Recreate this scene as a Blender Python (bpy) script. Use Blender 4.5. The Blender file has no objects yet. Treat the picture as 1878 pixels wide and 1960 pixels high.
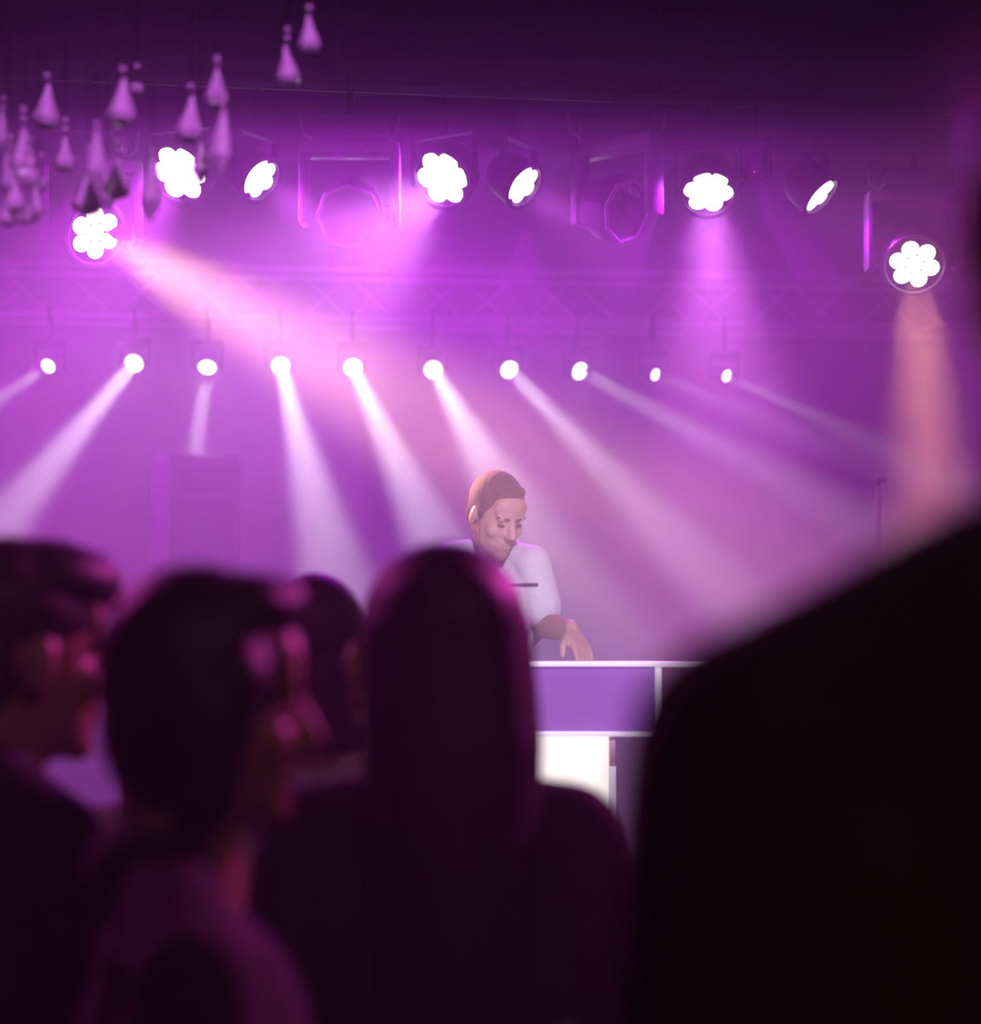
import bpy, bmesh, math, random
from mathutils import Vector, Matrix, Euler, Quaternion
random.seed(7)
R = math.radians
SC = bpy.context.scene
COL = SC.collection

# ------------------------------------------------------------------ camera, world, exposure
H, F, CX, HY = 1.57, 3500.0, 939.0, 1250.0        # eye height, focal length in px, centre column, horizon row
cam_d = bpy.data.cameras.new('camera')
cam = bpy.data.objects.new('camera', cam_d); COL.objects.link(cam)
cam.location = (0, 0, H); cam.rotation_euler = (R(90), 0, 0)
cam_d.sensor_fit = 'AUTO'; cam_d.sensor_width = 36.0
cam_d.lens = 36.0 * F / 1960.0
cam_d.shift_y = (HY - 980.0) / 1960.0
cam_d.clip_start = 0.05
cam_d.dof.use_dof = True; cam_d.dof.focus_distance = 5.7; cam_d.dof.aperture_fstop = 1.9
cam_d.dof.aperture_blades = 7
SC.camera = cam
w = bpy.data.worlds.new('world'); SC.world = w; w.use_nodes = True
w.node_tree.nodes['Background'].inputs[0].default_value = (0.02, 0.01, 0.02, 1)
w.node_tree.nodes['Background'].inputs[1].default_value = 0.02
vs = SC.view_settings
vs.view_transform = 'Standard'; vs.look = 'None'; vs.gamma = 1.0; vs.use_curve_mapping = False
vs.exposure = 0.0
SC.cycles.use_denoising = True
SC.cycles.max_bounces = 6; SC.cycles.volume_bounces = 0; SC.cycles.diffuse_bounces = 1; SC.cycles.glossy_bounces = 2
SC.cycles.transmission_bounces = 6; SC.cycles.transparent_max_bounces = 8
SC.cycles.sample_clamp_indirect = 1.0
SC.cycles.use_adaptive_sampling = True; SC.cycles.adaptive_threshold = 0.07; SC.cycles.adaptive_min_samples = 30

def P(px, py, D):
    return Vector(((px - CX) / F * D, D, H - (py - HY) / F * D))

STAGE_Z = 0.52
PURPLE = (0.66, 0.012, 1.0)
PINK = (0.86, 0.12, 1.0)

def spot(name, loc, target, power, color, angle, blend=0.5, radius=0.04, parent=None):
    l = bpy.data.lights.new(name, 'SPOT'); l.energy = power; l.color = color
    l.spot_size = R(angle); l.spot_blend = blend; l.shadow_soft_size = radius
    o = bpy.data.objects.new(name, l); COL.objects.link(o)
    d = Vector(target) - Vector(loc)
    q = d.to_track_quat('-Z', 'Y')
    if parent is not None:
        o.parent = parent; inv = parent.matrix_basis.inverted()
        o.matrix_basis = inv @ Matrix.Translation(loc) @ q.to_matrix().to_4x4()
    else:
        o.location = loc; o.rotation_euler = q.to_euler()
    return o

# front-of-house follow spot on the performer and the booth (from the back of the room)
spot('front_of_house_light', (1.3, -2.2, 4.3), (0.08, 5.0, 1.58), 2700, (0.84, 0.70, 1.0), 7.6, 0.5, 0.06)
# purple stage wash units rigged high in the wings, out of the frame
for sx in (-1, 1):
    spot('wing_wash_light', (sx * 4.1, 8.0, 3.5), (-sx * 0.3, 10.6, 0.9), 900 if sx < 0 else 420, PURPLE, 66, 0.9, 0.15)
for sx, pw, an, tx in ((-1, 450, 16, -0.5), (1, 1500, 15, -0.2)):               # added unseen magenta lights that put a rim on the crowd
    spot('crowd_wash_light', (sx * 3.6, 6.0, 4.1), (tx, 1.85, 1.5), pw, (1.0, 0.08, 0.68), an, 0.8, 0.1)
spot('chandelier_accent_light', (0.7, -1.6, 4.6), (-0.70, 3.2, 2.50), 3000, (0.80, 0.16, 1.0), 13, 0.8, 0.05)   # added unseen spot that brightens the crystals
spot('house_light', (1.8, -2.2, 4.2), (0.2, 1.6, 1.0), 65.0, (1.0, 0.46, 0.42), 100, 0.8, 0.2)  # added warm fill from behind the camera, lifts the dark crowd

# ------------------------------------------------------------------ materials
MATS = {}
def mat(name, col, rough=0.6, metal=0.0, var=0.12, scale=18.0, bump=0.0, sheen=0.0, spec=0.5):
    if name in MATS: return MATS[name]
    m = bpy.data.materials.new(name); m.use_nodes = True
    nt = m.node_tree; b = nt.nodes['Principled BSDF']
    tc = nt.nodes.new('ShaderNodeTexCoord'); no = nt.nodes.new('ShaderNodeTexNoise')
    no.inputs['Scale'].default_value = scale; no.inputs['Detail'].default_value = 5
    nt.links.new(tc.outputs['Object'], no.inputs['Vector'])
    cr = nt.nodes.new('ShaderNodeValToRGB')
    cr.color_ramp.elements[0].position = 0.3; cr.color_ramp.elements[1].position = 0.7
    cr.color_ramp.elements[0].color = tuple(c * (1 - var) for c in col) + (1,)
    cr.color_ramp.elements[1].color = tuple(min(1, c * (1 + var)) for c in col) + (1,)
    nt.links.new(no.outputs['Fac'], cr.inputs['Fac']); nt.links.new(cr.outputs['Color'], b.inputs['Base Color'])
    b.inputs['Roughness'].default_value = rough; b.inputs['Metallic'].default_value = metal
    b.inputs['Specular IOR Level'].default_value = spec
    if sheen: b.inputs['Sheen Weight'].default_value = sheen; b.inputs['Sheen Roughness'].default_value = 0.4
    if bump:
        bp = nt.nodes.new('ShaderNodeBump'); bp.inputs['Strength'].default_value = bump; bp.inputs['Distance'].default_value = 0.01
        nt.links.new(no.outputs['Fac'], bp.inputs['Height']); nt.links.new(bp.outputs['Normal'], b.inputs['Normal'])
    MATS[name] = m; return m

def hair_mat(name, col, rough=0.45, sheen=0.0):
    if name in MATS: return MATS[name]
    m = bpy.data.materials.new(name); m.use_nodes = True
    nt = m.node_tree; b = nt.nodes['Principled BSDF']
    tc = nt.nodes.new('ShaderNodeTexCoord'); mp = nt.nodes.new('ShaderNodeMapping')
    mp.inputs['Scale'].default_value = (90, 90, 9)
    no = nt.nodes.new('ShaderNodeTexNoise'); no.inputs['Scale'].default_value = 2.0; no.inputs['Detail'].default_value = 4
    nt.links.new(tc.outputs['Object'], mp.inputs['Vector']); nt.links.new(mp.outputs['Vector'], no.inputs['Vector'])
    cr = nt.nodes.new('ShaderNodeValToRGB')
    cr.color_ramp.elements[0].color = tuple(c * 0.6 for c in col) + (1,); cr.color_ramp.elements[1].color = tuple(min(1, c * 1.5) for c in col) + (1,)
    nt.links.new(no.outputs['Fac'], cr.inputs['Fac']); nt.links.new(cr.outputs['Color'], b.inputs['Base Color'])
    bp = nt.nodes.new('ShaderNodeBump'); bp.inputs['Strength'].default_value = 0.5; bp.inputs['Distance'].default_value = 0.006
    nt.links.new(no.outputs['Fac'], bp.inputs['Height']); nt.links.new(bp.outputs['Normal'], b.inputs['Normal'])
    b.inputs['Roughness'].default_value = rough
    if sheen: b.inputs['Sheen Weight'].default_value = sheen
    MATS[name] = m; return m

def emit_mat(name, col, strength, rim=0.75):
    if name in MATS: return MATS[name]
    m = bpy.data.materials.new(name); m.use_nodes = True
    nt = m.node_tree; nt.nodes.clear()
    out = nt.nodes.new('ShaderNodeOutputMaterial'); em = nt.nodes.new('ShaderNodeEmission')
    no = nt.nodes.new('ShaderNodeTexNoise'); no.inputs['Scale'].default_value = 30
    mr = nt.nodes.new('ShaderNodeMapRange'); mr.inputs[3].default_value = strength * rim; mr.inputs[4].default_value = strength
    nt.links.new(no.outputs['Fac'], mr.inputs[0]); nt.links.new(mr.outputs[0], em.inputs['Strength'])
    em.inputs['Color'].default_value = tuple(col) + (1,)
    nt.links.new(em.outputs[0], out.inputs['Surface'])
    m.cycles.emission_sampling = 'NONE'
    MATS[name] = m; return m

def glass_mat(name, col, rough=0.02, ior=1.5):
    if name in MATS: return MATS[name]
    m = bpy.data.materials.new(name); m.use_nodes = True
    nt = m.node_tree; b = nt.nodes['Principled BSDF']
    no = nt.nodes.new('ShaderNodeTexNoise'); no.inputs['Scale'].default_value = 25
    mr = nt.nodes.new('ShaderNodeMapRange'); mr.inputs[3].default_value = rough * 0.5; mr.inputs[4].default_value = rough * 1.5
    nt.links.new(no.outputs['Fac'], mr.inputs[0]); nt.links.new(mr.outputs[0], b.inputs['Roughness'])
    b.inputs['Base Color'].default_value = tuple(col) + (1,); b.inputs['Transmission Weight'].default_value = 1.0
    b.inputs['IOR'].default_value = ior
    MATS[name] = m; return m

M_black = mat('black_metal', (0.025, 0.022, 0.028), 0.38, 0.0, 0.2, 30)
M_grey = mat('grey_metal', (0.30, 0.29, 0.31), 0.35, 0.0, 0.15, 30)
M_alu = mat('aluminium_tube', (0.62, 0.61, 0.64), 0.38, 0.6, 0.1, 40)
M_white = mat('white_lacquer', (0.82, 0.81, 0.84), 0.35, 0, 0.04, 20)
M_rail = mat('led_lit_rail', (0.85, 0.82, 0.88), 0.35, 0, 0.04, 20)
M_rail.node_tree.nodes['Principled BSDF'].inputs['Emission Color'].default_value = (0.95, 0.80, 1.0, 1); M_rail.node_tree.nodes['Principled BSDF'].inputs['Emission Strength'].default_value = 0.55  # weak emission added to brighten the white rails
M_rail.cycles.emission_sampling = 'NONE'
M_wall = mat('painted_wall', (0.16, 0.15, 0.17), 0.9, 0, 0.15, 3.0, 0.1)
M_dark = mat('black_paint', (0.012, 0.011, 0.013), 0.9, 0, 0.2, 4.0)
M_floor = mat('dark_floor', (0.03, 0.027, 0.03), 0.55, 0, 0.25, 5.0)
M_stage = mat('stage_board', (0.05, 0.045, 0.05), 0.6, 0, 0.2, 6.0)

# ------------------------------------------------------------------ mesh helpers
def link(name, me, m=None, parent=None):
    o = bpy.data.objects.new(name, me); COL.objects.link(o)
    if m is not None and not me.materials: me.materials.append(m)
    if parent is not None: o.parent = parent
    return o

def fin(bm, name, m, parent=None, smooth=True, angle=40):
    me = bpy.data.meshes.new(name); bmesh.ops.recalc_face_normals(bm, faces=bm.faces[:])
    bm.to_mesh(me); bm.free()
    if smooth:
        me.shade_smooth()
        try: me.set_sharp_from_angle(angle=R(angle))
        except Exception: pass
    return link(name, me, m, parent)

def tag(o, label, cat, group=None, kind=None):
    o['label'] = label; o['category'] = cat
    if group: o['group'] = group
    if kind: o['kind'] = kind
    return o

def struct(o):
    o['kind'] = 'structure'; return o

def empty(name, loc=(0, 0, 0), rz=0.0):
    o = bpy.data.objects.new(name, None); COL.objects.link(o); o.empty_display_size = 0.1
    o.matrix_basis = Matrix.Translation(loc) @ Matrix.Rotation(rz, 4, 'Z'); return o

def box(bm, c, s, M=None, bevel=0.0):
    T = Matrix.Translation(c) @ Matrix.Diagonal((s[0], s[1], s[2], 1))
    if M is not None: T = M @ T
    r = bmesh.ops.create_cube(bm, size=1.0, matrix=T)
    if bevel:
        es = list({e for v in r['verts'] for e in v.link_edges})
        bmesh.ops.bevel(bm, geom=es, offset=bevel, segments=2, profile=0.5, affect='EDGES')
    return r

def tube(bm, p0, p1, r0, r1=None, seg=14, M=None):
    p0 = Vector(p0); p1 = Vector(p1); d = p1 - p0
    if r1 is None: r1 = r0
    T = Matrix.Translation((p0 + p1) / 2) @ d.to_track_quat('Z', 'Y').to_matrix().to_4x4()
    if M is not None: T = M @ T
    bmesh.ops.create_cone(bm, cap_ends=True, segments=seg, radius1=r0, radius2=r1, depth=d.length, matrix=T)

def lathe(bm, prof, seg=24, M=None, closed_ends=True):
    """profile of (r, z) spun about local Z"""
    M = M or Matrix.Identity(4); rings = []
    for r, z in prof:
        if r < 1e-6: rings.append([bm.verts.new(M @ Vector((0, 0, z)))])
        else: rings.append([bm.verts.new(M @ Vector((r * math.cos(2 * math.pi * k / seg), r * math.sin(2 * math.pi * k / seg), z))) for k in range(seg)])
    for a, b in zip(rings, rings[1:]):
        for k in range(seg):
            k2 = (k + 1) % seg
            if len(a) == 1 and len(b) == 1: continue
            if len(a) == 1: bm.faces.new((a[0], b[k], b[k2]))
            elif len(b) == 1: bm.faces.new((a[k], a[k2], b[0]))
            else: bm.faces.new((a[k], a[k2], b[k2], b[k]))

def torus(bm, r, t, M=None, seg=28, s2=8):
    prof = [(r + t * math.cos(2 * math.pi * k / s2), t * math.sin(2 * math.pi * k / s2)) for k in range(s2 + 1)]
    lathe(bm, prof, seg, M); bmesh.ops.remove_doubles(bm, verts=bm.verts[:], dist=1e-5)

def aim(loc, d, roll=0.0):
    """matrix whose local -Z points along d"""
    return Matrix.Translation(loc) @ Vector(d).to_track_quat('-Z', 'Y').to_matrix().to_4x4() @ Matrix.Rotation(roll, 4, 'Z')

# ------------------------------------------------------------------ the room
XW, Y0, Y1, ZC = 4.6, -3.2, 12.4, 5.6
def slab(name, x0, x1, y0, y1, z0, z1, m):
    bm = bmesh.new(); box(bm, ((x0 + x1) / 2, (y0 + y1) / 2, (z0 + z1) / 2), (x1 - x0, y1 - y0, z1 - z0))
    return struct(fin(bm, name, m, smooth=False))
slab('floor', -XW, XW, Y0, Y1, -0.2, 0, M_floor)
slab('ceiling', -XW, XW, Y0, Y1, ZC, ZC + 0.2, M_dark)
slab('wall_back', -XW, XW, Y1, Y1 + 0.2, 0, ZC, M_wall)
slab('wall_left', -XW - 0.2, -XW, Y0, Y1, 0, ZC, M_dark)
slab('wall_right', XW, XW + 0.2, Y0, Y1, 0, ZC, M_dark)
slab('wall_front', -XW, XW, Y0 - 0.2, Y0, 0, ZC, M_dark)
st = empty('floor_stage', (0, 8.3, 0)); struct(st)
bm = bmesh.new(); box(bm, (0, 0, STAGE_Z / 2 - 0.01), (2 * XW - 0.02, 8.18, STAGE_Z - 0.02)); fin(bm, 'riser', M_dark, st, False)
for k in range(8):                                   # deck boards of the stage
    bm = bmesh.new(); box(bm, (0, -4.1 + 1.025 * k + 0.5125, STAGE_Z - 0.01), (2 * XW - 0.02, 1.015, 0.02)); fin(bm, 'deck_board', M_stage, st, False)

# ------------------------------------------------------------------ haze over the stage
def haze(name, prof, dens, label):
    """a bank of haze: its profile (depth, height) stretched across the room"""
    bm = bmesh.new(); xs = XW - 0.01
    A = [bm.verts.new((-xs, y, z)) for y, z in prof]; B_ = [bm.verts.new((xs, y, z)) for y, z in prof]
    bm.faces.new(A); bm.faces.new(B_[::-1])
    for q in range(len(prof)): bm.faces.new((A[q], A[q - 1], B_[q - 1], B_[q]))
    m = bpy.data.materials.new(name); m.use_nodes = True; nt = m.node_tree; nt.nodes.clear()
    out = nt.nodes.new('ShaderNodeOutputMaterial'); v = nt.nodes.new('ShaderNodeVolumeScatter')
    v.inputs['Color'].default_value = (1, 1, 1, 1); v.inputs['Density'].default_value = dens; v.inputs['Anisotropy'].default_value = 0.35
    nt.links.new(v.outputs[0], out.inputs['Volume'])
    m.cycles.homogeneous_volume = True
    o = fin(bm, name, m, None, False)
    tag(o, label, 'haze', kind='stuff')
haze('stage_haze', [(3.45, 0.02), (Y1 - 0.01, 0.02), (Y1 - 0.01, 4.6), (8.6, 3.9), (6.6, 3.4), (4.8, 3.02), (3.45, 3.0)], 0.15, 'thin stage haze glowing in the light beams above the performer')  # haze top shaped low so the upper view stays dark
haze('room_haze', [(-0.4, 0.02), (3.44, 0.02), (3.44, 2.41), (0.6, 1.85), (-0.4, 1.85)], 0.022, 'faint haze hanging over the heads of the crowd')

# ------------------------------------------------------------------ rigging: front pipe and back truss
def Df(px): return 6.6 / (1 - 0.125 * (px - CX) / F)
def Db(px): return 10.15 / (1 - 0.09 * (px - CX) / F)
def yf(x): return 6.6 + 0.125 * x
def yb(x): return 10.15 + 0.09 * x
PIPE_Z = 3.60
pipe = empty('lighting_pipe', (0, 6.6, PIPE_Z))
tag(pipe, 'long dark lighting pipe spanning the stage above the front row of lamps', 'pipe')
bm = bmesh.new(); tube(bm, (-XW + 0.01, -0.125 * XW, 0), (XW - 0.01, 0.125 * XW, 0), 0.025, seg=16); fin(bm, 'tube', M_black, pipe)
for x in (-3.6, -2.4, -0.55, 0.62, 2.45, 3.6):
    bm = bmesh.new(); tube(bm, (x, 0.125 * x, 0), (x, 0.125 * x, ZC - PIPE_Z - 0.004), 0.003, seg=8); fin(bm, 'drop_rod', M_black, pipe)

TZ0, TZ1, TD = 3.395, 3.665, 0.27
truss = empty('lighting_truss', (0, 10.15, TZ0)); truss.matrix_basis = Matrix.Translation((0, 10.15, TZ0)) @ Matrix.Rotation(math.atan(0.09), 4, 'Z')
tag(truss, 'silver box truss with zigzag bracing crossing the back of the stage', 'truss')
TH = TZ1 - TZ0; TL = 4.58
for (dy, dz) in ((-TD / 2, 0), (-TD / 2, TH), (TD / 2, 0), (TD / 2, TH)):
    bm = bmesh.new(); tube(bm, (-TL, dy, dz), (TL, dy, dz), 0.024, seg=14); fin(bm, 'chord', M_alu, truss)
n = 29; step = 2 * TL / n
up = None; me_d = {}
for face in (-1, 1):
    for k in range(n):
        x0 = -TL + k * step + 0.02; x1 = x0 + step - 0.02
        a, b = ((0, TH) if (k + (face > 0)) % 2 == 0 else (TH, 0))
        bm = bmesh.new(); tube(bm, (x0, face * TD / 2, a), (x1, face * TD / 2, b), 0.010, seg=8); fin(bm, 'diagonal_brace', M_alu, truss)
for k in range(n + 1):
    x = -TL + k * step
    if k % 2: continue
    bm = bmesh.new(); tube(bm, (x, -TD / 2, 0), (x, TD / 2, 0), 0.010, seg=8); fin(bm, 'cross_brace', M_alu, truss)

# ------------------------------------------------------------------ lamps
def hook_clamp(root, z_pipe, z_low):
    bm = bmesh.new(); torus(bm, 0.031, 0.007, Matrix.Translation((0, 0, z_pipe)) @ Matrix.Rotation(R(90), 4, 'Y'), 18, 6)
    box(bm, (0, 0, (z_low + z_pipe - 0.03) / 2), (0.03, 0.035, z_pipe - 0.028 - z_low), bevel=0.004)
    fin(bm, 'hook_clamp', M_black, root)

def led_lens(root, M, x, y, r, m, z=0.0, n6=True):
    bm = bmesh.new()
    lathe(bm, [(0, -0.006), (r * 0.6, -0.005), (r * 0.93, -0.002), (r, 0.002), (r, 0.012), (0, 0.012)], 12, M @ Matrix.Translation((x, y, z)))
    return fin(bm, 'led_lens', m, root)

def moving_head(px, py, pan, d, lit, label, beam=None, power=0, color=(1, 1, 1), angle=12, ecol=(1, 1, 1), es=14):
    D = Df(px); c = P(px, py, D); top = PIPE_Z
    root = empty('moving_head_light', (c.x, yf(c.x), c.z)); c = root.matrix_basis.translation.copy()
    tag(root, label, 'stage light', 'moving head lights on the front pipe')
    hz = top - c.z
    hook_clamp(root, hz, 0.325)
    bm = bmesh.new(); box(bm, (0, 0, 0.285), (0.27, 0.21, 0.075), bevel=0.018)
    box(bm, (0, 0, 0.325), (0.16, 0.06, 0.012)); fin(bm, 'base', M_black, root)
    for sx in (-1, 1):                                     # carrying handles at both ends of the base
        bm = bmesh.new(); tube(bm, (sx * 0.13, 0, 0.265), (sx * 0.165, -0.02, 0.275), 0.008, seg=8); tube(bm, (sx * 0.165, -0.02, 0.275), (sx * 0.178, -0.02, 0.345), 0.008, 0.005, seg=8)
        fin(bm, 'handle', M_grey, root)
    Mp = Matrix.Rotation(pan, 4, 'Z')
    bm = bmesh.new(); box(bm, (0, 0, 0.225), (0.36, 0.10, 0.05), Mp, 0.014)
    for sx in (-1, 1): box(bm, (sx * 0.163, 0, 0.09), (0.038, 0.095, 0.27), Mp, 0.016)
    fin(bm, 'yoke', M_grey, root)
    Mh = aim((0, 0, 0), d)
    bm = bmesh.new()
    lathe(bm, [(0, 0.13), (0.06, 0.128), (0.095, 0.105), (0.118, 0.06), (0.125, 0.0), (0.122, -0.035), (0.11, -0.05), (0.104, -0.05), (0.104, -0.038), (0, -0.038)], 8 if not lit else 24, Mh)
    tube(bm, Mp @ Vector((-0.155, 0, 0)), Mp @ Vector((0.155, 0, 0)), 0.028)
    head = fin(bm, 'head', M_black, root)
    bm = bmesh.new(); torus(bm, 0.113, 0.008, Mh @ Matrix.Translation((0, 0, -0.05)), 8 if lit == 0 else 28); fin(bm, 'bezel_ring', M_grey, head)
    lm = emit_mat('led_' + label[:12], ecol, es) if lit else glass_mat('dark_lens', (0.35, 0.3, 0.4), 0.05)
    for k in range(7):
        a = R(60 * k + 15); rr = 0 if k == 6 else 0.061
        led_lens(head, Mh @ Matrix.Translation((0, 0, -0.044)), rr * math.cos(a), rr * math.sin(a), 0.0325 if lit else 0.029, lm)
    if lit:
        L = c + Vector(d).normalized() * 0.062
        spot('lamp_beam', L, L + Vector(d), power, color, angle, 0.55, 0.085, root)
        spot('lamp_spill', L, L + Vector(d), power * 0.003, color, 176, 1.0, 0.06, root)
    return root

def par_can(px, py, d, power, angle, label, es=4.5, spill=60, r=0.082, col=PINK, flood=75):
    D = Df(px); c = P(px, py, D); root = empty('par_light', (c.x, yf(c.x) + 0.02, c.z)); c = root.matrix_basis.translation.copy()
    tag(root, label, 'stage light', 'par lights on the front pipe')
    hz = PIPE_Z - c.z; d = Vector(d).normalized(); Mh = aim((0, 0, 0), d)
    back = -d
    hook_clamp(root, hz, 0.145)
    ax = Vector((d.y, -d.x, 0)); ax = ax.normalized() if ax.length > 0.1 else Vector((1, 0, 0))
    bm = bmesh.new()
    for s in (-1, 1): 
        T = Matrix.Translation(ax * s * (r + 0.028) + Vector((0, 0, 0.06))) @ Matrix.Rotation(math.atan2(ax.y, ax.x), 4, 'Z')
        box(bm, (0, 0, 0), (0.006, 0.03, 0.17), T)
    box(bm, (0, 0, 0.145), (2 * (r + 0.031), 0.03, 0.006), Matrix.Rotation(math.atan2(ax.y, ax.x), 4, 'Z'))
    fin(bm, 'yoke', M_black, root)
    bm = bmesh.new(); q = r + 0.014
    lathe(bm, [(0, 0.12), (q * 0.6, 0.12), (q * 0.85, 0.10), (q, 0.06), (q, -0.02), (q + 0.006, -0.022), (q + 0.006, -0.03), (r + 0.004, -0.03), (r + 0.004, -0.012), (0, -0.012)], 24, Mh)
    tube(bm, ax * -(r + 0.026), ax * (r + 0.026), 0.012)
    can = fin(bm, 'can', M_black, root)
    lm = emit_mat('par_led', (1.0, 0.72, 1.0), es)
    for k in range(7):
        a = R(60 * k + 8); rr = 0 if k == 6 else r * 0.64
        led_lens(can, Mh @ Matrix.Translation((0, 0, -0.014)), rr * math.cos(a), rr * math.sin(a), r * 0.39, lm)
    L = c + d * 0.05
    spot('lamp_beam', L, L + d, power, col, angle, 0.8, r * 0.8, root)
    spot('lamp_spill', L, L + d, spill, PURPLE, 178, 1.0, r * 0.7, root)
    if flood: spot('lamp_flood', L, L + Vector((d.x * 0.6, -0.34, -1.0)), flood, PURPLE, 132, 0.7, r * 0.7, root)  # extra downward purple light added to fill the haze below the lamps
    return root

def beam_lamp(px, py, tgt, power, label, angle=6.2, col=(1.0, 0.90, 1.0), spill=0.01, es=40, r=0.05):
    D = Db(px); c = P(px, py, D); root = empty('beam_light', (c.x, yb(c.x) - TD / 2, c.z)); c = root.matrix_basis.translation.copy()
    tag(root, label, 'stage light', 'beam lights under the back truss')
    d = (Vector(tgt) - c).normalized(); Mh = aim((0, 0, 0), d)
    hook_clamp(root, TZ0 - c.z, 0.12)
    bm = bmesh.new(); box(bm, (0, 0, 0.105), (0.17, 0.09, 0.035), bevel=0.008); fin(bm, 'base', M_black, root)
    bm = bmesh.new()
    for s in (-1, 1): box(bm, (s * 0.078, 0, 0.03), (0.014, 0.05, 0.13), bevel=0.004)
    box(bm, (0, 0, 0.083), (0.17, 0.05, 0.012))
    fin(bm, 'yoke', M_black, root)
    bm = bmesh.new(); q = r + 0.012
    lathe(bm, [(0, 0.10), (q * 0.75, 0.098), (q * 0.95, 0.08), (q, 0.04), (q, -0.03), (q - 0.007, -0.035), (r, -0.035), (r, -0.02), (0, -0.02)], 20, Mh)
    tube(bm, (-0.075, 0, 0), (0.075, 0, 0), 0.012)
    hd = fin(bm, 'head', M_black, root)
    bm = bmesh.new(); lathe(bm, [(0, -0.034), (r * 0.5, -0.031), (r * 0.99, -0.022), (0, -0.021)], 20, Mh)
    fin(bm, 'lens', emit_mat('beam_lens_%d' % es, col, es), hd)
    L = c + d * 0.045
    spot('lamp_beam', L, L + d, power, col, angle, 0.6, r * 0.8, root)
    if spill: spot('lamp_spill', L, L + d, power * spill, col, 176, 1.0, r * 0.8, root)

WARM = (1.0, 0.62, 0.50)
moving_head(172, 440, R(20), P(950, 875, 4.9) - P(172, 440, Df(172)), 1, 'lit warm white moving head lamp hanging lowest behind the crystal chandelier', power=2800, color=(1.0, 0.50, 0.36), angle=12, ecol=(1.0, 0.88, 0.72), es=4)
moving_head(670, 408, 0.0, (0.0, -0.85, -0.5), 0, 'unlit moving head lamp seen front-on between two glowing par lamps')
moving_head(1180, 400, R(-38), (0.85, -0.80, -0.38), 0, 'unlit moving head lamp with round lens turned to the right')
moving_head(1750, 497, 0.0, P(1778, 900, 5.6) - P(1750, 497, Df(1750)), 1, 'lit moving head lamp shining an orange beam straight down at far right', power=1500, color=(1.0, 0.36, 0.22), angle=9, ecol=(1.0, 0.86, 0.62), es=5)

par_can(345, 325, (-0.28, -0.75, -0.62), 250, 46, 'round glowing par lamp just behind the chandelier crystals', spill=50, r=0.10, flood=75, col=(0.80, 0.08, 1.0))
par_can(490, 335, (0.70, -0.45, -0.62), 170, 40, 'small glowing par lamp between chandelier and unlit moving head', spill=6, r=0.074, flood=30)
par_can(850, 335, (-0.42, -0.75, -0.62), 330, 46, 'brightest par lamp with a wide white halo above the performer', spill=110, r=0.10, flood=85, col=(0.92, 0.30, 1.0))
par_can(995, 347, (0.66, -0.45, -0.62), 75, 40, 'small oval glowing par lamp right beside the brightest one', spill=6, r=0.074, flood=20)
par_can(1357, 360, (-0.04, -0.62, -0.75), 500, 30, 'par lamp throwing a broad pink shaft straight down', spill=45, r=0.09, flood=45, col=(0.90, 0.20, 1.0))
par_can(1565, 365, (0.55, -0.30, -0.62), 70, 40, 'small tilted par lamp nearest the orange beam', spill=3, r=0.072, flood=15, col=(0.8, 0.06, 1.0))

BL = [
 (108, 705, P(-150, 868, 8.6), 1100, 'beam lamp at the far left end of the back row', 0.0, 8, 0.040),
 (268, 700, P(0, 1010, 7.6), 3100, 'beam lamp shining a long pale ray to lower left', 0.002, 7, 0.05),
 (405, 705, P(372, 885, 9.2), 2000, 'beam lamp shining down onto the tall loudspeaker', 0.004, 7, 0.05),
 (542, 705, P(640, 1100, 7.0), 3100, 'beam lamp with a steep ray right of the loudspeaker', 0.002, 7, 0.05),
 (678, 708, P(850, 1075, 7.2), 3100, 'beam lamp whose ray falls beside the performer', 0.002, 7, 0.05),
 (830, 713, P(960, 935, 7.6), 2500, 'beam lamp whose ray ends at the performer\'s head', 0.002, 7, 0.05),
 (972, 712, P(1400, 1150, 7.2), 2000, 'beam lamp with a slanting ray just right of the performer', 0.002, 7, 0.05),
 (1103, 715, P(1650, 1000, 8.0), 1300, 'beam lamp with the flattest bright ray to the right', 0.004, 7, 0.05),
 (1245, 722, P(1560, 840, 9.0), 450, 'tiny dim beam lamp, second from the right end', 0.0, 7, 0.034),
 (1380, 724, P(1680, 850, 9.0), 600, 'tiny dim beam lamp at the right end of the back row', 0.0, 7, 0.034),
]
for px, py, t, pw, lb, sp, es, r in BL:
    beam_lamp(px, py, t, pw, lb, spill=sp, es=es, r=r)

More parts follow.
